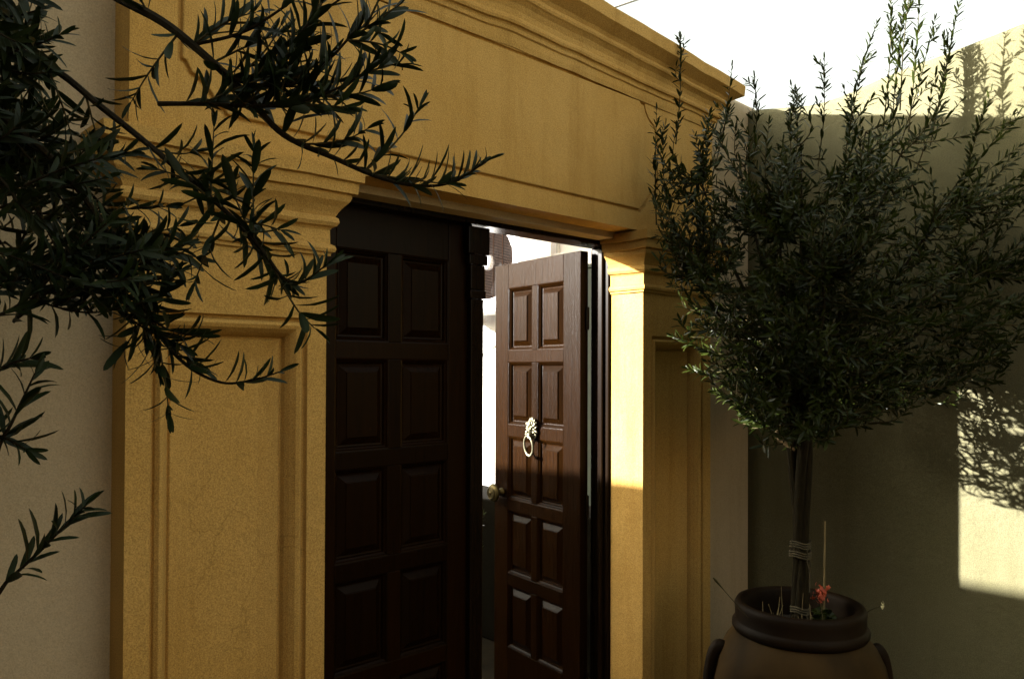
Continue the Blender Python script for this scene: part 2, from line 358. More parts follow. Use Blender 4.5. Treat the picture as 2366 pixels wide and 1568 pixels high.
# ------------------------------------------------------------------ the portal
po = empty('door_portal', (XM, YF, 0))
tag(po, 'ochre yellow moulded portal with pilasters, frieze panel and stepped cornice round the door', 'portal')
PANEL = [(0, 0), (.003, -.007), (.009, -.009), (.012, -.004), (.020, .001), (.030, -.002), (.040, -.010), (.047, -.018), (.050, -.026), (.054, -.028), (.058, -.024), (.060, -.024), (.108, -.031)]
PANEL = [(a, d*1.75) for a, d in PANEL]
def pilaster(x0, x1):
    mb = MB(); zt = 1.955
    hole = [(x0+.054, .22), (x1-.054, .22), (x1-.054, 1.727), (x0+.054, 1.727)]
    panel_face(mb, [(x0, 0), (x1, 0), (x1, zt), (x0, zt)], hole, PANEL, YF)
    # the sides
    yb = 2.003
    mb.add([(x0, YF, 0), (x0, yb, 0), (x0, yb, zt), (x0, YF, zt)], [(0, 1, 2, 3)])
    mb.add([(x1, YF, 0), (x1, yb, 0), (x1, yb, zt), (x1, YF, zt)], [(0, 3, 2, 1)])
    mb.add([(x0, yb, 0), (x1, yb, 0), (x1, yb, zt), (x0, yb, zt)], [(0, 1, 2, 3)])
    o = mb.build('pilaster', M_YEL, po, bevel=.0035); at0(o, po)
    cap = MB()
    prof = [(0.002, 1.892), (.008, 1.893), (.009, 1.900), (.016, 1.903), (.019, 1.911), (.016, 1.919), (.007, 1.924), (.006, 1.960), (.010, 1.966), (.019, 1.970),
            (.024, 1.979), (.022, 1.990), (.016, 1.995), (.021, 2.006), (.031, 2.020), (.043, 2.033), (.047, 2.044), (.046, 2.052), (.058, 2.054), (.060, 2.082), (.070, 2.085), (.072, 2.117), (.0, 2.1215)]
    if x0 < 1: path = [(x0, YW-.001), (x0, YF), (x1, YF), (x1, 2.002)]
    else: path = [(x0, 2.002), (x0, YF), (x1, YF), (x1, YW-.001)]
    sweep(cap, path, prof, wob=.003, seg=.025)
    if x0 >= 1: pass
    at0(cap.build('capital', M_YEL, po, smooth=False), po)
    return o
pilaster(XL0, XL1); pilaster(XR0, XR1)
# frieze block with its notched panel
mb = MB(); zb, zt = 2.123, 2.70; e = .008
fx0, fx1, fz0, fz1, rr = .70, 2.545, 2.192, 2.625, .085
hole = []
def arc(cx, cz, a0, a1, n=9):
    return [(cx+rr*math.cos(R(a0+(a1-a0)*i/(n-1))), cz+rr*math.sin(R(a0+(a1-a0)*i/(n-1)))) for i in range(n)]
hole += [(fx0+rr+.025, fz0), (fx1-rr-.025, fz0), (fx1-rr-.02, fz0+.012)] 
hole += arc(fx1, fz0, 172, 98)[1:] + [(fx1-.012, fz0+rr+.02), (fx1, fz0+rr+.025), (fx1, fz1-rr-.025), (fx1-.012, fz1-rr-.02)]
hole += arc(fx1, fz1, 262, 188)[1:] + [(fx1-rr-.02, fz1-.012), (fx1-rr-.025, fz1), (fx0+rr+.025, fz1), (fx0+rr+.02, fz1-.012)]
hole += arc(fx0, fz1, 352, 278)[1:] + [(fx0+.012, fz1-rr-.02), (fx0, fz1-rr-.025), (fx0, fz0+rr+.025), (fx0+.012, fz0+rr+.02)]
hole += arc(fx0, fz0, 82, 8)[1:] + [(fx0+rr+.02, fz0+.012)]
yf = YF-e
panel_face(mb, [(XL0-.001, zb), (XR1+.001, zb), (XR1+.001, zt), (XL0-.001, zt)], hole, [(0, 0), (.0015, -.008), (.009, -.009), (.012, .003)], yf)
yb = 2.0035
for a, b in (((XL0-.001, zb), (XR1+.001, zb)), ((XR1+.001, zb), (XR1+.001, zt)), ((XR1+.001, zt), (XL0-.001, zt)), ((XL0-.001, zt), (XL0-.001, zb))):
    mb.add([(a[0], yf, a[1]), (a[0], yb, a[1]), (b[0], yb, b[1]), (b[0], yf, b[1])], [(0, 1, 2, 3)])
mb.add([(XL0-.001, yb, zb), (XR1+.001, yb, zb), (XR1+.001, yb, zt), (XL0-.001, yb, zt)], [(0, 1, 2, 3)])
at0(mb.build('frieze', M_YEL, po, bevel=.003), po)
# cornice, rising a little to the middle
def rake(x, z):
    t = min(1, max(0, (z-2.62)/.17)); k = .02+.05*t
    return k*(1.18-abs(x-XM))-k*.05
prof = [(-.05, 2.605), (.004, 2.606), (.008, 2.622), (.010, 2.640), (.016, 2.643), (.017, 2.652), (.020, 2.656), (.028, 2.658), (.031, 2.664), (.030, 2.670), (.026, 2.676), (.028, 2.690), (.036, 2.703), (.047, 2.711), (.053, 2.714),
        (.056, 2.720), (.054, 2.728), (.050, 2.731), (.058, 2.740), (.088, 2.757), (.094, 2.760), (.097, 2.762), (.099, 2.800), (.097, 2.805), (-.06, 2.815)]
mb = MB()
sweep(mb, [(XL0, YW-.001), (XL0, yf), (XM, yf), (XR1, yf), (XR1, YW-.001)], prof, zoff=rake, wob=.004, seg=.04)
at0(mb.build('cornice', M_YEL, po), po)
# door frame
FX0, FX1, FZ = 1.112, 2.452, 2.082
mb = MB().box((1.04, 2.0065, 0), (FX0, 2.10, FZ)).box((FX1, 2.0065, 0), (2.52, 2.10, FZ)).box((1.04, 2.0065, FZ+.0005), (2.52, 2.10, 2.16))
mb.box((FX1-.012, 2.030, 0), (FX1-.0005, 2.055, FZ-.001)).box((FX0+.0005, 2.062, 0), (FX0+.010, 2.09, FZ-.001))
o = mb.build('door_frame', M_FRAME, po, bevel=.004); at0(o, po)
o = MB().box((1.02, 1.86, 0), (2.53, 2.16, .035)).build('threshold', M_DARKST, po, bevel=.006); at0(o, po)

# ------------------------------------------------------------------ door leaves
ROWS = [(1.680, 1.958), (1.349, 1.627), (1.018, 1.296), (.687, .965), (.356, .634)]
def leaf_door(name, W, sl, pw, mull, sr, top, label):
    """local frame: x from hinge along the leaf, face towards -y, z up"""
    e = empty(name); tag(e, label, 'door'); T = .040
    xa0, xa1 = sl, sl+pw; xb0, xb1 = sl+pw+mull, sl+2*pw+mull
    MB().box((0, 0, .04), (xa0, T, top)).build('stile', M_WOOD, e, bevel=.003)
    MB().box((xb1, 0, .04), (W, T, top)).build('stile', M_WOOD, e, bevel=.003)
    rails = [(ROWS[0][1], top)]+[(ROWS[i+1][1], ROWS[i][0]) for i in range(4)]+[(.04, ROWS[4][0])]
    for a, b in rails: MB().box((xa0+.0002, .0004, a), (xb1-.0002, T-.0004, b)).build('rail', M_WOOD, e, bevel=.002)
    for a, b in ROWS: MB().box((xa1, .0008, a+.0002), (xb0, T-.0008, b-.0002)).build('mullion', M_WOOD, e, bevel=.002)
    prof = [(-.0005, 0.001), (.003, 0), (.006, -.004), (.011, -.008), (.014, -.015), (.018, -.016), (.020, -.016), (.040, -.004), (.0405, -.001), (.042, 0.0)]
    hz = ROWS[0][1]-ROWS[0][0]; mb = MB()
    panel_face(mb, None, [(0, 0), (pw, 0), (pw, hz), (0, hz)], prof, 0.003)
    mb.add([(0, T-.006, 0), (pw, T-.006, 0), (pw, T-.006, hz), (0, T-.006, hz)], [(0, 3, 2, 1)])
    first = mb.build('panel', M_WOOD, e)
    k = 0
    for a, b in ROWS:
        for x in (xa0, xb0):
            p = first if k == 0 else first.copy()
            if k: C.objects.link(p); p.parent = e
            p.location = (x, 0, a); k += 1
    return e
ld = leaf_door('door_leaf', .665, .134, .190, .048, .103, 2.084, 'dark brown panelled door leaf standing shut behind the left pilaster, in shade')
ld.location = (FX0+.006, 2.058, 0)
# covering strip with a small carved capital on the shut leaf
mb = MB().box((.640, -.024, .05), (.697, -.0005, 1.835))
for x, y, z0, z1 in ((.704, -.029, 1.8355, 1.865), (.701, -.027, 1.8655, 1.950), (.710, -.031, 1.9505, 1.985), (.716, -.034, 1.9855, 2.079)):
    mb.box((1.337-x, y, z0), (x, -.0005, z1))
mb.build('cover_strip', M_FRAME, ld, bevel=.004)

ang = math.atan2(.988, .152)                     # direction of the open leaf in plan
rd = leaf_door('door_leaf', .61, .110, .178, .040, .104, 2.070, 'brown panelled door leaf standing open, its upper half in sun, with a lion knocker')
# local +x = dir, local -y must be the outer face (towards -x world)
dx, dy = .152, .988
dl = math.hypot(dx, dy); dx /= dl; dy /= dl
# outer face normal (-dy, dx) => local -y ; local y = (dy, -dx): right-handed frame needs z flipped, so mirror by building with local y = +
M = Matrix(((dx, dy, 0, 2.390), (dy, -dx, 0, 2.100), (0, 0, 1, 0), (0, 0, 0, 1)))
for ch in rd.children:                           # bake the mirrored frame into the meshes (the leaf swings the other way)
    pass
done = {}
for ch in list(rd.children):
    if ch.data.name not in done:
        me = ch.data
        for v in me.vertices: v.co.y = -v.co.y
        me.flip_normals(); me.update(); done[me.name] = 1
rd.location = (2.390, 2.100, 0); rd.rotation_euler = (0, 0, math.atan2(dy, dx))
# now in local space of rd: x along leaf, +y is the outer face side (y from -T to 0)
def knocker(parent, x, z):
    e = MB()                                     # mounted on +y
    KS = Matrix.Translation((x, 0, z)) @ Matrix.Scale(.84, 4) @ Matrix.Translation((-x, 0, -z))
    e.ball((x, .012, z), (.036, .020, .048), 16, 10)            # head mass
    e.ball((x, .030, z-.012), (.022, .020, .024), 14, 9)        # muzzle
    e.ball((x, .046, z-.006), (.011, .009, .008), 10, 7)        # nose
    e.ball((x-.010, .040, z-.020), (.011, .010, .009), 10, 7); e.ball((x+.010, .040, z-.020), (.011, .010, .009), 10, 7)
    e.ball((x, .030, z-.036), (.014, .012, .010), 10, 7)        # chin
    for s in (-1, 1):
        e.ball((x+s*.014, .034, z+.010), (.010, .007, .006), 10, 7)      # cheeks and brow
        e.ball((x+s*.015, .029, z+.019), (.012, .008, .005), 10, 7)
        e.ball((x+s*.031, .022, z+.030), (.009, .008, .012), 10, 7)      # ears
    e.ball((x, .030, z+.030), (.012, .010, .016), 10, 7)
    o = e.xf(KS).build('lion_head', M_BRASS, parent, smooth=True)
    e = MB(); rnd = random.Random(4)
    for ringk, (r, n, l) in enumerate(((.036, 17, .020), (.028, 13, .018))):
        for i in range(n):
            a = 2*math.pi*i/n+ringk*.2
            if abs(math.atan2(math.sin(a+math.pi/2), math.cos(a+math.pi/2))) < .45: continue
            c, s = math.cos(a), math.sin(a)
            p0 = Vector((x+c*r*.55, .018+ringk*.009, z+.006+s*r*.8)); p1 = Vector((x+c*(r), .016+ringk*.008, z+.006+s*(r*1.35)))
            sw = Vector((-s, 0, c))*.006*rnd.choice((-1, 1)); p2 = p1+Vector((c, -.12, s*1.2))*l*.5+sw
            e.tube([p0, p1, p2], [.004, .0062, .0012], 6)
    e.xf(KS).build('mane', M_BRASS, o, smooth=True)
    e = MB(); R1, R2 = .036, .050; pts = []
    for i in range(33):
        a = 2*math.pi*i/32; pts.append((x+R1*math.sin(a), .036+.006*math.cos(a), z-.036-R2+.008+R2*math.cos(a)))
    rad = [.0052+.0016*(.5-.5*math.cos(2*math.pi*i/32)) for i in range(33)]
    e.tube(pts, rad, 10, cap=False); e.ball((x, .030, z-.036-2*R2+.008), (.009, .008, .009))
    e.xf(KS).build('knocker_ring', M_BRASS, o, smooth=True)
    return o
knocker(rd, .306, 1.335)
e = MB(); V0 = (.552, 0, 1.040)
prof = [(.0, .062), (.010, .0615), (.022, .060), (.034, .056), (.040, .050), (.042, .045), (.040, .040), (.030, .036), (.014, .032), (.012, .020), (.013, .008), (.018, .004), (.019, 0)]
e.lathe((0, 0, 0), prof, n=28)
e.xf(Matrix.Translation(V0) @ Matrix.Rotation(R(-90), 4, 'X'))
kb = e.build('knob', M_DBRASS, rd, smooth=True)
e = MB(); pts = []
for i in range(13):
    a = 2*math.pi*i/12; pts.append((V0[0]+.026*math.cos(a), .0605, V0[2]+.026*math.sin(a)))
e.tube(pts, .0025, 6, cap=False); e.ball((V0[0], .062, V0[2]), (.008, .005, .008)); e.build('knob_rosette', M_DBRASS, kb, smooth=True)
for z in (.35, 1.05, 1.80):
    MB().tube([(-.006, -.032, z-.045), (-.006, -.032, z+.045)], .007, 8).build('hinge', M_FRAME, rd)

# ------------------------------------------------------------------ fan unit on the courtyard wall
ac = empty('air_conditioner', (3.53, 3.55, 2.0)); 
tag(ac, 'white outdoor fan unit with wire grille hung on the sunlit courtyard wall', 'air conditioner')
X0, X1 = 3.20, 3.47; ca = (3.555, 2.235); W0, W1 = ca[0]-.27, ca[0]+.55; Z0, Z1 = 1.955, 2.52; rf = .222
mb = MB(); n = 40
circ = [(ca[0]+rf*math.cos(2*math.pi*i/n), ca[1]+rf*math.sin(2*math.pi*i/n)) for i in range(n)]
outer = [(W0, Z0), (W1, Z0), (W1, Z1), (W0, Z1)]
loops = [[Vector((a, b, 0)) for a, b in outer], [Vector((a, b, 0)) for a, b in circ[::-1]]]
tr = tessellate_polygon(loops); al = loops[0]+loops[1]
mb.add([(X0, v.x, v.y) for v in al], [tuple(t) for t in tr])
mb.add([(X0, a, b) for a, b in circ]+[(X0+.05, a, b) for a, b in circ], [(i, (i+1) % n, n+(i+1) % n, n+i) for i in range(n)])
for a, b in zip(outer, outer[1:]+outer[:1]):
    mb.add([(X0, a[0], a[1]), (X0, b[0], b[1]), (X1, b[0], b[1]), (X1, a[0], a[1])], [(0, 1, 2, 3)])
mb.add([(X1, a, b) for a, b in outer], [(0, 1, 2, 3)])
at0(mb.build('casing', M_AC, ac, bevel=.006), ac)
fb = MB().add([(X0+.16, a, b) for a, b in circ]+[(X0+.05, a, b) for a, b in circ], [tuple(range(n))]+[(i, (i+1) % n, n+(i+1) % n, n+i) for i in range(n)])
at0(fb.build('fan_shroud', M_ACD, ac), ac)
f = MB()
for k in range(3):
    a0 = k*2*math.pi/3+.6; V = []; 
    for i in range(7):
        r = .05+.155*i/6
        for j in (0, 1):
            a = a0+(.55 if j else -.35)*(1-.25*i/6)+.10*i/6
            V.append((X0+.08+(.04 if j else -.02), ca[0]+r*math.cos(a), ca[1]+r*math.sin(a)))
    f.add(V, [(2*i, 2*i+1, 2*i+3, 2*i+2) for i in range(6)])
at0(f.build('fan_blade', M_ACD, ac), ac)
h = MB().lathe((0, 0, 0), [(0, .030), (.030, .028), (.044, .018), (.048, 0), (0, 0)], 24)
h.xf(Matrix.Translation((X0+.012, ca[0], ca[1])) @ Matrix.Rotation(R(-90), 4, 'Y'))
at0(h.build('fan_hub', M_AC, ac, smooth=True), ac)
gr = MB()
for i in range(53):
    z = ca[1]-.236+i*.0091; gr.tube([(X0-.022, ca[0]-.24, z), (X0-.022, ca[0]+.24, z)], .0010, 4)
for i in range(7):
    y = ca[0]-.24+i*.08; gr.tube([(X0-.026, y, ca[1]-.24), (X0-.026, y, ca[1]+.24)], .0016, 5)
for y in (ca[0]-.24, ca[0]+.24):
    for z in (ca[1]-.238, ca[1]+.238): gr.tube([(X0-.024, y, z), (X0+.002, y, z)], .003, 5)
at0(gr.build('grille', M_WIRE, ac), ac)
for y in (W0+.09, W1-.12):
    b = MB().box((X0-.02, y, Z0-.045), (3.529, y+.035, Z0-.012)).box((3.505, y+.001, Z0-.30), (3.529, y+.034, Z0-.046))
    b.tube([(X0+.03, y+.017, Z0-.045), (3.51, y+.017, Z0-.27)], .009, 6)
    at0(b.build('bracket', M_STEEL, ac, bevel=.002), ac)
at0(MB().box((X0+.01, W0+.02, Z0-.0115), (X1, W1-.02, Z0-.001)).build('base_pan', M_STEEL, ac), ac)
jb = empty('junction_box', (3.53, 4.5, 2.3)); tag(jb, 'small pale junction box with a thin pipe on the courtyard wall beside the fan unit', 'junction box')
c0 = P(1292, 575, 5.0)
# box stands where the sight line over the open leaf meets the wall
yj = 3.27
at0(MB().box((3.49, yj-.05, 2.20), (3.529, yj+.05, 2.29)).build('box_lid', M_AC, jb, bevel=.004), jb)
at0(MB().tube([(3.515, yj+.01, 1.2), (3.515, yj+.01, 2.199)], .010, 8).tube([(3.515, yj, 2.29), (3.515, yj, 2.6)], .010, 8).build('pipe', M_STEEL, jb), jb)

# dark block added to stand in for black shade on the lower court wall
pl = empty('shade_block', (3.3, 5, 0)); tag(pl, 'near black block standing in for the shade along the foot of the courtyard wall', 'shade block')
at0(MB().box((3.14, YB+.3, .012), (3.52, 8.9, .83)).build('block_body', M_DARKST, pl, bevel=.012), pl)

# ------------------------------------------------------------------ leaves and twigs
def leaf_geo(L, Wd, fold=.25, droop=.15, lod=0):
    """leaf along +x, flat in xy, normal z"""
    st = [(0, .10), (.14, .62), (.42, 1), (.72, .92), (.90, .58)] if lod == 0 else [(0, .1), (.33, .95), (.75, .8)]
    V = []; F = []
    for t, w_ in st:
        z = -droop*L*t*t; h = Wd/2*w_
        V += [(t*L, h, z+h*fold), (t*L, 0, z), (t*L, -h, z+h*fold)]
    for i in range(len(st)-1):
        a = i*3; F += [(a, a+1, a+4, a+3), (a+1, a+2, a+5, a+4)]
    V.append((L, 0, -droop*L)); a = (len(st)-1)*3; t = len(V)-1; F += [(a, a+1, t), (a+1, a+2, t)]
    return V, F
def basis(d, n):
    d = d.normalized(); n = (n-d*n.dot(d)); n = n.normalized() if n.length > 1e-5 else d.orthogonal().normalized()
    y = n.cross(d); return Matrix(((d.x, y.x, n.x), (d.y, y.y, n.y), (d.z, y.z, n.z)))
def plant_leaves(parent, leaves, mat, variants, nmax, keyf, stuff='foliage', loc=None):
    """leaves: list of (pos, dir, normal, scale, variant)"""
    loc = Vector(loc)
    leaves.sort(key=keyf)
    mes = [mesh('leaf', V, F, mat, True) for V, F in variants]
    for (p, d, n, s, k) in leaves[:nmax]:
        o = bpy.data.objects.new('leaf', mes[k]); C.objects.link(o); o.parent = parent
        o.matrix_local = Matrix.Translation(p-loc) @ basis(d, n).to_4x4() @ Matrix.Scale(s, 4)
    V, F = [], []
    for (p, d, n, s, k) in leaves[nmax:]:
        B = basis(d, n)*s; v, f = variants[k]; b = len(V)
        V += [B @ Vector(q)+p-loc for q in v]; F += [tuple(i+b for i in g) for g in f]
    if V:
        me = mesh(stuff, V, F, mat, True); o = link(bpy.data.objects.new(stuff, me), parent); tag(o, kind='stuff')
def shoot_leaves(out, pts, rng, spacing, ang=(30, 55), scale=(.8, 1.15), upbias=0.0, nv=3, start=.1, tipscale=.55, drop=.05):
    """opposite pairs of leaves along a polyline"""
    L = 0; seg = []
    for a, b in zip(pts, pts[1:]): seg.append((L, a, b)); L += (b-a).length
    s = L*start; k = 0; roll = rng.uniform(0, 3)
    while s < L:
        for (l0, a, b) in seg:
            ll = (b-a).length
            if l0 <= s <= l0+ll: break
        t = (b-a).normalized(); p = a+(b-a)*((s-l0)/max(ll, 1e-6))
        n1 = t.orthogonal().normalized(); n2 = t.cross(n1)
        roll += math.pi/2+rng.uniform(-.35, .35)
        for sgn in (0, 1):
            if rng.random() < drop: continue
            r = roll+sgn*math.pi; side = n1*math.cos(r)+n2*math.sin(r)
            A = R(rng.uniform(*ang)); d = (t*math.cos(A)+side*math.sin(A)); d.z += upbias; d.normalize()
            nn = (t-d*t.dot(d))+Vector((rng.uniform(-.3, .3), rng.uniform(-.3, .3), rng.uniform(-.3, .3)))
            sc = rng.uniform(*scale)*(1 if s < L*.75 else 1-(1-tipscale)*(s/L-.75)/.25)
            out.append((p.copy(), d, nn, sc, rng.randrange(nv)))
        s += spacing*rng.uniform(.75, 1.25)*(1 if s < L*.7 else .65); k += 1
    t = (pts[-1]-pts[-2]).normalized()
    for _ in range(2):
        out.append((pts[-1].copy(), (t+Vector((rng.uniform(-.3, .3),)*3)).normalized(), Vector((rng.uniform(-1, 1), rng.uniform(-1, 1), .3)), tipscale, 0))
def smooth_path(pts, n=6):
    out = []; k = len(pts)
    for i in range(k-1):
        p0 = pts[max(i-1, 0)]; p1 = pts[i]; p2 = pts[i+1]; p3 = pts[min(i+2, k-1)]
        for j in range(n):
            t = j/n; out.append(.5*((2*p1)+(p2-p0)*t+(2*p0-5*p1+4*p2-p3)*t*t+(-p0+3*p1-3*p2+p3)*t**3))
    out.append(pts[-1]); return out

# ---- the near olive tree at the left
rng = random.Random(21)
nt_ = empty('olive_tree', P(-620, 850, 1.25)*1.0); base = nt_.location.copy(); base.z = 0; nt_.location = base
tag(nt_, 'near olive tree reaching in from the left with long dark leaves before the pilaster', 'tree')
trunk_top = Vector((base.x, base.y, 1.55))
mb = MB(); mb.tube(smooth_path([Vector((0, 0, -.02)), Vector((.02, .01, .5)), Vector((-.02, .02, 1.0)), Vector((.01, 0, 1.55)), Vector((.05, .02, 2.1)), Vector((.0, .05, 2.7))]), [.085-.002*i for i in range(31)], 12)
mb.build('trunk', M_BARK, nt_, smooth=True)
br = Pieces('branch', M_BARK, nt_); tw = Pieces('twig', M_TWIG, nt_); leaves = []
def rel(p): return p-base
hub = P(-300, 300, 1.25)
for tgt in (hub, P(-300, 900, 1.25), P(-280, 0, 1.3)):
    br.tube([rel(q) for q in smooth_path([Vector((base.x, base.y, min(tgt.z-.15, 2.5))), (Vector((base.x, base.y, tgt.z-.1))+tgt)/2, tgt])], [.03-.0012*i for i in range(13)], 8)
def nearbranch(px, r0=.006, r1=.0014, **k):
    pts = smooth_path([P(*q) for q in px]); n = len(pts)
    br.tube([rel(q) for q in pts], [r0+(r1-r0)*i/(n-1) for i in range(n)], 7)
    return pts
def sprig(pts, **k):
    shoot_leaves(leaves, pts, rng, k.get('sp', .0175), ang=k.get('ang', (25, 60)), scale=k.get('sc', (.75, 1.2)), upbias=k.get('up', .25), start=k.get('st', 0.0), drop=k.get('drop', .12))
def side(pts, i, dpx, L, **k):
    """a side twig from node i; dpx = direction in the view (right, down), L metres"""
    p = pts[i]; dv = Vector((CT*dpx[0], -ST*dpx[0], -dpx[1])); dv.normalize(); dep = Vector((ST, CT, 0))*rng.uniform(-.35, .35)
    d = (dv+dep).normalized(); c = Vector((0, 0, rng.uniform(-.25, .35)))
    q = [p, p+d*L*.35, p+(d+c*.3).normalized()*L*.7, p+(d+c*.7).normalized()*L]
    q = smooth_path(q, 3); tw.tube([rel(v) for v in q], [.0020-.0011*j/(len(q)-1) for j in range(len(q))], 5)
    sprig(q, **k)
Zb = 1.2
b1 = nearbranch([(-300, -160, 1.3), (60, -130, 1.25), (250, -15, 1.22), (370, 50, 1.2), (470, 130, 1.2), (560, 215, 1.2), (650, 310, 1.2), (770, 365, 1.2), (870, 408, 1.19), (960, 428, 1.19), (1040, 420, 1.19), (1120, 372, 1.18)], .009, .0012)
sprig(b1[-30:], up=.65, ang=(20, 60), sc=(.6, 1.0), sp=.013, drop=.15)
b2 = nearbranch([(-300, 60, 1.25), (-60, 215, 1.22), (0, 270, 1.2), (90, 345, 1.2), (160, 420, 1.2), (240, 530, 1.2), (300, 650, 1.2), (360, 765, 1.2), (430, 845, 1.19), (510, 885, 1.19), (580, 880, 1.18), (645, 860, 1.18)], .007, .001)
sprig(b2[-28:], up=.55, ang=(20, 60), sc=(.6, 1.05), drop=.15); sprig(b2[-52:-26], up=.2, sc=(.7, 1.15))
b3 = nearbranch([(-300, 0, 1.3), (-100, 60, 1.27), (100, 150, 1.25), (230, 250, 1.23), (350, 345, 1.2), (450, 430, 1.18), (540, 510, 1.15), (600, 575, 1.14), (650, 640, 1.13), (690, 655, 1.13), (755, 610, 1.12)], .007, .001)
sprig(b3[-12:], up=.7, sc=(.55, .95), sp=.011); sprig(b3[-36:-10], up=.0, ang=(35, 75), sc=(.8, 1.15), drop=.35, sp=.02)
b4 = nearbranch([(470, 130, 1.2), (560, 190, 1.19), (680, 190, 1.18), (760, 130, 1.17), (830, 60, 1.16), (885, 80, 1.16)], .004, .001)
b5 = nearbranch([(360, 240, 1.2), (460, 240, 1.19), (600, 245, 1.18), (700, 230, 1.17), (800, 190, 1.16), (880, 130, 1.16)], .004, .001)
b6 = nearbranch([(450, 100, 1.2), (560, 70, 1.18), (680, -10, 1.16), (720, -60, 1.16)], .003, .001)
b6b = nearbranch([(600, 250, 1.2), (640, 160, 1.18), (700, 60, 1.16), (800, -20, 1.16), (850, -60, 1.16)], .003, .001)
for b in (b4, b5): sprig(b[4:], up=.45, sc=(.8, 1.25), ang=(20, 60))
for b in (b6, b6b): sprig(b[2:], up=.3, sc=(.8, 1.2), drop=.35)
for (b, i0, i1, n) in ((b1, 20, 52, 8), (b4, 4, 26, 5), (b5, 4, 26, 6), (b6b, 3, 18, 3)):
    for _ in range(n): side(b, min(rng.randrange(i0, i1), len(b)-1), (rng.uniform(.2, 1), rng.uniform(-1.2, .25)), rng.uniform(.07, .14), up=.3, sc=(.8, 1.2))
for (b, i0, i1, n) in ((b3, 12, 46, 13), (b2, 12, 48, 14), (b1, 12, 34, 4)):
    for _ in range(n): side(b, min(rng.randrange(i0, i1), len(b)-1), (rng.uniform(-.5, 1), rng.uniform(-.8, 1.0)), rng.uniform(.06, .13), up=.1)
# the dense mass at the upper left
for k in range(56):
    x0 = rng.uniform(-220, 110); y0 = rng.uniform(-60, 430)
    if x0 > 30 and y0 < 330: x0 -= 110
    z = rng.uniform(1.12, 1.42); a = R(rng.uniform(-50, 60)); Lp = rng.uniform(70, 140)
    pts = nearbranch([(x0-Lp*math.cos(a), y0-Lp*math.sin(a), z), (x0, y0, z), (x0+Lp*.6*math.cos(a+.2), y0+Lp*.6*math.sin(a+.2), z-.02), (x0+Lp*math.cos(a+.1), y0+Lp*math.sin(a+.1), z-.02)], .0030, .001)
    sprig(pts, up=.15, sc=(.7, 1.15), sp=.014)
for k in range(24):
    x0 = rng.uniform(-80, 330); y0 = rng.uniform(360, 660); z = rng.uniform(1.1, 1.3); a = R(rng.uniform(-60, 70)); Lp = rng.uniform(90, 170)
    pts = nearbranch([(x0-Lp*math.cos(a), y0-Lp*math.sin(a), z), (x0, y0, z), (x0+Lp*math.cos(a+.1), y0+Lp*math.sin(a+.1), z-.02)], .0022, .001)
    sprig(pts, up=.1, sc=(.65, 1.05), sp=.015, drop=.2)
for k in range(8):
    x0 = rng.uniform(-60, 330); y0 = rng.uniform(600, 740); z = rng.uniform(1.1, 1.25); a = R(rng.uniform(-50, 60)); Lp = rng.uniform(60, 120)
    pts = nearbranch([(x0-Lp*math.cos(a), y0-Lp*math.sin(a), z), (x0, y0, z), (x0+Lp*math.cos(a+.1), y0+Lp*math.sin(a+.1), z-.02)], .0018, .0008)
    sprig(pts, up=.1, sc=(.65, 1.05), sp=.018, drop=.25)
for px in ([(120, 560, 1.2), (260, 700, 1.2), (330, 760, 1.19), (420, 800, 1.18)], [(-40, 640, 1.15), (60, 690, 1.15), (200, 725, 1.15), (330, 700, 1.15)],
           [(230, 560, 1.2), (300, 640, 1.2), (360, 690, 1.2), (400, 640, 1.19)], [(300, 700, 1.2), (380, 760, 1.19), (460, 780, 1.18)]):
    pts = nearbranch(px, .002, .001); sprig(pts, up=.3, sc=(.8, 1.15), sp=.016, drop=.2)
for px in ([(-300, 900, 1.25), (-60, 760, 1.1), (20, 720, 1.1), (60, 690, 1.1)], [(-300, 1000, 1.25), (-60, 1090, 1.1), (10, 1010, 1.08), (50, 930, 1.08), (80, 865, 1.08)],
           [(-300, 960, 1.25), (-80, 1000, 1.1), (0, 1010, 1.08), (60, 1040, 1.08)],
           [(-300, 1300, 1.25), (-60, 1400, 1.1), (30, 1335, 1.08), (110, 1260, 1.08), (200, 1170, 1.08)], [(-300, 1100, 1.2), (-40, 890, 1.1), (10, 850, 1.1), (70, 830, 1.1)]):
    pts = nearbranch(px, .004, .001); sprig(pts[int(len(pts)*.45):], up=.15, sc=(.7, 1.05), sp=.012, ang=(20, 50))
br.finish(); tw.finish()
vars1 = [leaf_geo(.056, .0124, .3, .15), leaf_geo(.048, .0088, .4, .42), leaf_geo(.062, .0108, .2, .28)]
def inview(p):
    Z = ST*p.x+CT*p.y; X = CT*p.x-ST*p.y; px = 1182+X/Z*1840; py = 850-(p.z-EYE)/Z*1840; return px, py, Z
def key1(l):
    px, py, Z = inview(l[0]); inside = 0 < px < 2365 and 0 < py < 1568
    return (0 if inside else 1, -px*.3-abs(py-400)*.0+Z*50 if inside else 0)
plant_leaves(nt_, leaves, M_LEAF1, vars1, 300, key1, loc=base)

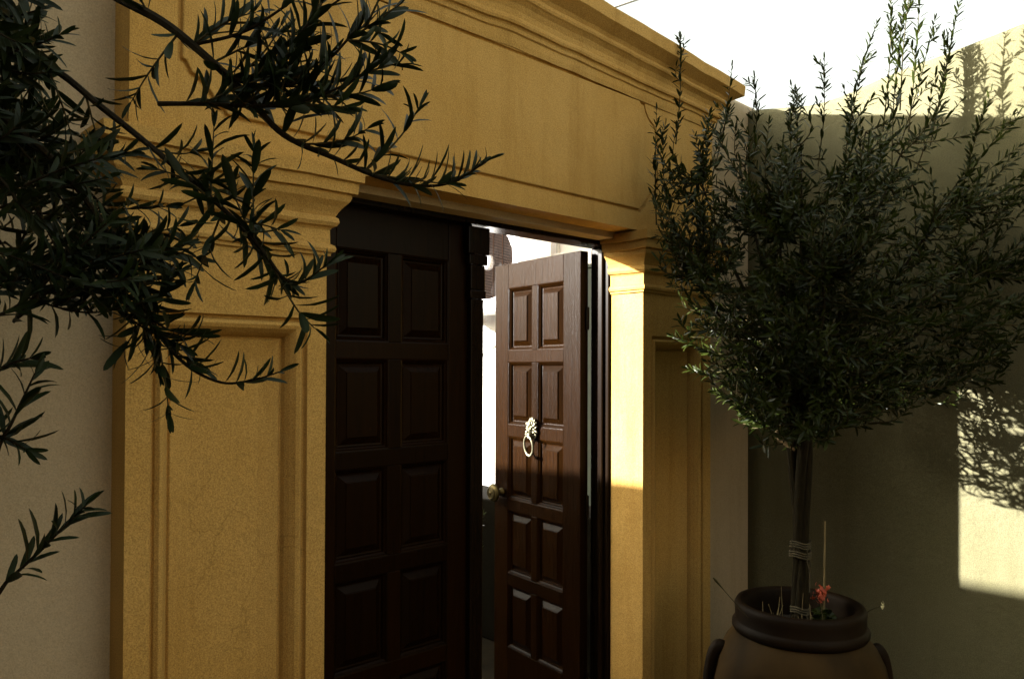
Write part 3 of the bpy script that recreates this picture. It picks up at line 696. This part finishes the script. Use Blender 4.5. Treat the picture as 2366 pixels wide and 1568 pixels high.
# ---- the potted olive
PX, PY = 2.580, 1.281
pot = empty('terracotta_urn', (PX, PY, 0)); tag(pot, 'large brown terracotta urn with thick rim and ear handles holding the round olive', 'pot')
pot.scale = (.807, .807, 1.0965)
body = [(.0, 0), (.17, 0), (.19, .01), (.27, .12), (.335, .26), (.362, .40), (.352, .50), (.330, .57), (.300, .617), (.272, .643), (.25, .655)]
MB().lathe((0, 0, 0), body, 64, .01).build('body', M_TERRA, pot, smooth=True)
rim = [(.235, .640), (.266, .652), (.274, .662), (.274, .674), (.266, .682), (.261, .686), (.262, .712), (.264, .728), (.256, .739), (.242, .742), (.228, .738), (.219, .728), (.214, .70), (.210, .64)]
MB().lathe((0, 0, 0), rim, 64, .012).build('rim', M_TRIM, pot, smooth=True)
for a in (-44, 128):
    ca_, sa_ = math.cos(R(a)), math.sin(R(a)); mb = MB()
    pts = smooth_path([Vector((r*ca_, r*sa_, z)) for r, z in ((.285, .575), (.325, .592), (.352, .57), (.368, .51), (.372, .45), (.352, .39))], 5)
    mb.tube(pts, [.024]*len(pts), 10); mb.build('handle', M_TRIM, pot, smooth=True)
MB().lathe((0, 0, 0), [(0, .668), (.06, .672), (.14, .662), (.2095, .655)], 40, .02).build('soil', M_SOIL, pot, smooth=True)

rng = random.Random(5)
ot = empty('olive_tree', (PX, PY, .724)); tb = ot.location.copy()
tag(ot, 'round headed olive tree with bound twisted trunk growing in the terracotta urn', 'tree')
def relt(p): return p-tb
top = P(1845, 1000, 2.71); zt = top.z-.724
mb = MB()
for k in range(4):               # trunk of several stems grown together
    pts = []; rad = []
    for i in range(25):
        t = i/24; z = -.03+t*(zt+.03); a = k*math.pi/2+t*2.6
        r = .011+.010*abs(t-.35)+(.020*max(0, t-.6)**1.3*2.2)
        lean = .014*math.sin(t*3)
        pts.append(Vector((r*math.cos(a)+lean, r*math.sin(a), z))); rad.append(.0165+.003*max(0, t-.6))
    mb.tube(pts, rad, 9)
mb.ball((.008, 0, zt*.40), (.034, .034, .026), 12, 8)
mb.build('trunk', M_BARK, ot, smooth=True)
for zc, rr_ in ((zt*.37, .034), (zt*.42, .033), (.055, .031)):
    rp = MB()
    for q_ in range(3):
        rp.tube([Vector((.008+rr_*math.cos(2*math.pi*i/16), rr_*math.sin(2*math.pi*i/16), zc+q_*.008+.004*math.sin(i))) for i in range(17)], .0035, 5)
    rp.tube([Vector((-.02, -.036, zc)), Vector((-.012, -.046, zc-.05)), Vector((-.016, -.044, zc-.11))], .002, 5)
    rp.build('tie', M_ROPE, ot)
# a training cane beside the trunk
st = MB().tube([(.045, -.012, -.02), (.058, .005, zt*.55), (.066, .02, zt+.02)], .006, 6); st.build('cane', M_BARK, ot)
limbs = Pieces('branch', M_BARK, ot); twg = Pieces('twig', M_TWIG, ot, 290); L2 = []
def okp(p):
    q = p.copy(); 
    if q.x > XS-.03: q.x = XS-.03
    if q.y > YF-.10: q.y = YF-.10
    return q
def shoot(a, b, curve=.05, leafy=.12, sc=(.7, 1.1), sp=.021, r=.003):
    mid = a.lerp(b, .5)+Vector((rng.uniform(-curve, curve), rng.uniform(-curve, curve), -curve*.5))
    pts = [okp(p) for p in smooth_path([a, mid, b], 5)]
    twg.tube([relt(p) for p in pts], [r+(.0008-r)*i/(len(pts)-1) for i in range(len(pts))], 5)
    shoot_leaves(L2, pts, rng, sp, ang=(28, 60), scale=sc, upbias=.12, start=leafy, drop=.08)
    return pts
limb_ends = []
spec = [(1600, 640, 2.75), (1620, 420, 2.95), (1720, 380, 3.05), (1800, 500, 2.7), (1850, 330, 3.0), (1950, 420, 2.8), (2000, 300, 3.05), (2090, 330, 2.98), (2180, 480, 2.85), (2240, 620, 2.9), (2150, 740, 2.95), (1700, 760, 2.7), (1900, 640, 2.6), (1980, 700, 2.7), (2060, 560, 3.05), (1760, 620, 3.1)]
for s in spec:
    e_ = okp(P(*s)); m1 = top.lerp(e_, .35)+Vector((0, 0, .03)); m2 = top.lerp(e_, .7)+Vector((rng.uniform(-.03, .03), rng.uniform(-.03, .03), .02))
    pts = smooth_path([top-Vector((0, 0, .03)), m1, m2, e_], 5)
    limbs.tube([relt(p) for p in pts], [.011-.0085*i/(len(pts)-1) for i in range(len(pts))], 7)
    limb_ends.append(pts)
CB = [(130, 1850, 2180), (200, 1720, 2250), (260, 1500, 2365), (400, 1490, 2420), (600, 1520, 2440), (700, 1560, 2420), (780, 1550, 2380), (850, 1600, 2330), (900, 1650, 2200), (950, 1700, 2000), (1000, 1780, 1900)]
def crown_ok(px, py):            # loose goblet outline, thinner towards the top and the sides
    for (a, l0, r0), (b, l1, r1) in zip(CB, CB[1:]):
        if a <= py <= b:
            u = (py-a)/(b-a)
            if not l0+(l1-l0)*u < px < r0+(r1-r0)*u: return False
            pr = 1
            if py < 440: pr *= .08+.5*max(0, (py-200)/240)
            if px > 2120: pr *= .45
            if px < 1610: pr *= .6
            return rng.random() < pr
    return False
n = 0
while n < 900:
    px = rng.uniform(1480, 2420); py = rng.uniform(130, 1000)
    if not crown_ok(px, py): continue
    dz = math.sqrt(max(0, 1-((px-1930)/480)**2))*.42
    b = okp(P(px, py, 2.80+rng.uniform(-dz, dz*.8)))
    cand = rng.choice(limb_ends); best = None
    for pts in limb_ends:
        for p in pts[6:]:
            d = (p-b).length
            if p.z < b.z+.12 and (best is None or d < best[0]): best = (d, p)
    if best is None: best = (0, top)
    a = best[1]
    if (b-a).length > .42: a = b+(a-b).normalized()*.42
    if py > 640:                  # low shoots splay outward and hang a little
        out = Vector((b.x-PX, b.y-PY, 0)).normalized(); a = b-out*.16-Vector((0, 0, .02+rng.uniform(-.05, .08)))
    shoot(a, b, sc=(.5, 1.0)); n += 1
# tall leading shoots that stand above the crown
for (x0, y0, x1, y1, z) in ((1560, 330, 1570, 85, 3.0), (1640, 420, 1690, 150, 3.0), (1720, 380, 1742, 175, 3.02), (1830, 400, 1828, 195, 2.98), (1890, 380, 1905, 130, 2.95), (1960, 330, 2025, 50, 3.0),
        (2060, 420, 2095, -30, 3.04), (2080, 330, 2160, 40, 3.05), (2040, 300, 2060, -40, 3.06), (2120, 380, 2200, 90, 3.05), (2210, 480, 2290, 205, 2.9), (2160, 500, 2340, 260, 2.85), (2200, 620, 2400, 350, 2.85),
        (1500, 520, 1500, 255, 2.95), (1560, 560, 1530, 300, 2.9), (2240, 640, 2420, 520, 2.8), (1620, 520, 1640, 260, 3.05), (1990, 420, 1950, 200, 2.9), (2100, 300, 2130, -60, 2.95), (2150, 330, 2230, -50, 3.05), (2080, 250, 2110, -80, 2.9)):
    pts = shoot(okp(P(x0, y0, z)), okp(P(x1, y1, z)), curve=.02, sc=(.55, .95), sp=.024)
    for _ in range(3):
        i = rng.randrange(3, len(pts)-2); d = (pts[-1]-pts[i]).normalized()+Vector((rng.uniform(-.5, .5), rng.uniform(-.5, .5), 0)); shoot(pts[i], pts[i]+d.normalized()*rng.uniform(.05, .10), curve=.01, sc=(.5, .85), sp=.016, r=.0015)
for (x0, y0, x1, y1, z) in ((1740, 850, 1555, 775, 2.92), (1760, 880, 1590, 850, 2.88), (1800, 930, 1650, 905, 2.86), (1830, 960, 1720, 960, 2.82), (1860, 980, 1930, 985, 2.78), (1830, 900, 1700, 700, 2.85), (1900, 850, 1960, 800, 2.6), (2080, 830, 2320, 830, 2.85), (2000, 860, 2180, 900, 2.85), (1850, 950, 1960, 930, 2.72)):
    shoot(okp(P(x0, y0, z)), okp(P(x1, y1, z)), curve=.03, sp=.015)
limbs.finish(); twg.finish()
lb = MB(); lp = smooth_path([P(1836, 1035, 2.70), P(1793, 1002, 2.72), P(1815, 970, 2.73), P(1837, 938, 2.73)], 4)
lb.tube([relt(p) for p in lp], [.009-.0003*i for i in range(len(lp))], 9)
lb.build('sunlit_branch', M_LITBRANCH, ot, smooth=True)  # the sun on this branch is put into its pale colour
vars2 = [leaf_geo(.056, .0135, .3, .12, 1), leaf_geo(.048, .0115, .4, .35, 1), leaf_geo(.060, .0125, .2, .05, 1)]
def key2(l):
    px, py, Z = inview(l[0]); inside = 0 < px < 2365 and 0 < py < 1568
    return (0 if inside else 1, (0 if (py < 330 or px < 1600 or px > 2200) else 200)+Z*60+py*.2)
plant_leaves(ot, L2, M_LEAF2, vars2, 300, key2, loc=tb)

# geranium, dry stems and a cane in the urn
rng = random.Random(9)
ge = empty('geranium', (PX, PY, .724)); tag(ge, 'red flowering geranium at the back of the terracotta urn', 'plant')
fc = P(1895, 1365, 2.75); fl = MB()
for i in range(46):
    a = rng.uniform(0, 6.28); r = rng.uniform(0, .030); z = rng.uniform(-.030, .026)
    c = fc+Vector((r*math.cos(a), r*math.sin(a), z)); n_ = Vector((rng.uniform(-1, 1), rng.uniform(-1, 1), rng.uniform(-.3, 1))).normalized()
    B = basis(n_.orthogonal(), n_)
    V = [B @ Vector((math.cos(t)*.010*(1 if k % 2 else .55), math.sin(t)*.010*(1 if k % 2 else .55), .002*(k % 2)))+c-ge.location for k, t in enumerate([2*math.pi*q_/10 for q_ in range(10)])]
    fl.add(V, [tuple(range(10))])
fl.build('flower_head', M_RED, ge)
gs = MB().tube([(fc-ge.location)+Vector((0, 0, -.02)), Vector((fc.x-PX, fc.y-PY-.01, -.005))], .003, 6)
gs.build('stem', M_TWIG, ge)
gl = MB()
for i in range(14):
    a = rng.uniform(0, 6.28); c = Vector((fc.x-PX, fc.y-PY, .0))+Vector((rng.uniform(-.05, .03), rng.uniform(-.05, .03), rng.uniform(.01, .05)))
    n_ = Vector((rng.uniform(-.6, .6), rng.uniform(-.6, .6), 1)).normalized(); B = basis(n_.orthogonal(), n_); r = rng.uniform(.014, .024)
    gl.add([B @ Vector((0, 0, -.004))+c]+[B @ Vector((r*math.cos(2*math.pi*k/12), r*math.sin(2*math.pi*k/12), .003*(k % 2)))+c for k in range(12)], [(0, 1+k, 1+(k+1) % 12) for k in range(12)])
gl.build('leaf_cluster', M_LEAF2, ge)
dg = MB()
for i in range(22):
    x = PX+rng.uniform(-.15, .03); y = PY+rng.uniform(-.10, .08); h = rng.uniform(.05, .13)
    dg.tube([(x, y, .724), (x+rng.uniform(-.008, .008), y, .724+h*.5), (x+rng.uniform(-.02, .02), y+rng.uniform(-.01, .01), .724+h)], [.0012, .001, .0006], 4)
o = dg.build('dry_stems', M_STRAW); tag(o, 'thin dry stems standing in the soil of the terracotta urn', 'dry grass', kind='stuff')
p0 = P(1902, 1372, 2.75); p1 = P(1905, 1200, 2.75)
o = MB().tube([(p0.x, p0.y, .72), p0.lerp(p1, .4), p1], [.0035, .0032, .0028], 6).build('plant_cane', M_STRAW); tag(o, 'thin upright cane standing in the urn right of the olive trunk', 'cane')
wf = empty('wild_flower', (PX+.12, PY-.16, .73)); tag(wf, 'single pale flower leaning out over the right rim of the urn', 'flower')
q0 = Vector((PX+.10, PY-.14, .73)); q1 = P(2040, 1392, 2.64)
at0(MB().tube(smooth_path([q0, q0.lerp(q1, .5)+Vector((0, 0, .02)), q1]), .0014, 5).build('stem', M_TWIG, wf), wf)
f = MB()
for k in range(6):
    a = k*math.pi/3; f.add([q1, q1+Vector((.012*math.cos(a), .006, .012*math.sin(a))), q1+Vector((.015*math.cos(a+.4), .004, .015*math.sin(a+.4))), q1+Vector((.010*math.cos(a+.8), .002, .010*math.sin(a+.8)))], [(0, 1, 2, 3)])
at0(f.build('petals', M_PETAL, wf), wf)
tl = P(1647, 1330, 2.69); tl2 = Vector((PX-.18, PY+.03, .73))
o = MB().tube(smooth_path([tl2, tl2.lerp(tl, .5), tl]), [.0012]*10+[.003, .0042, .0018], 6).build('dry_twig', M_TWIG); tag(o, 'short bare twig leaning out over the left rim of the urn', 'twig')

# shrub in the shaded court behind the door gap
rng = random.Random(3)
sh = empty('court_shrub', (2.75, 3.25, .012)); tag(sh, 'dim green shrub in the shaded courtyard behind the gap of the door', 'shrub')
sb = sh.location.copy(); LS = []; tws = MB()
for i in range(46):
    a = rng.uniform(0, 6.28); r = rng.uniform(0, .10); h = rng.uniform(.25, .92)
    b = sb+Vector((r*math.cos(a)*1.2, r*math.sin(a)*1.2, h)); a_ = sb+Vector((r*.3*math.cos(a), r*.3*math.sin(a), max(0, h-.25)))
    pts = smooth_path([a_, a_.lerp(b, .5), b], 3); tws.tube([p-sb for p in pts], .002, 4); shoot_leaves(LS, pts, rng, .03, nv=3)
tws.build('stem', M_TWIG, sh)
plant_leaves(sh, LS, M_LEAF2, vars2, 0, lambda l: 0, loc=sb)

o = MB().box((3.42, 2.72, .012), (3.528, 3.10, 2.165)).box((3.41, 2.70, 2.1655), (3.529, 3.12, 2.19)).build('gate_post', M_POST, bevel=.006)
tag(o, 'dark green painted post against the courtyard wall, seen in the slit at the hinges', 'post')

# overhead cable far off
a = P(1330, 42, 9); b = P(1560, -38, 9)
cb = MB().tube([a+(a-b)*4, a, b, b+(b-a)*4], .012, 6).build('overhead_cable', M_STEEL); tag(cb, 'thin overhead cable crossing the bright sky above the cornice', 'cable')
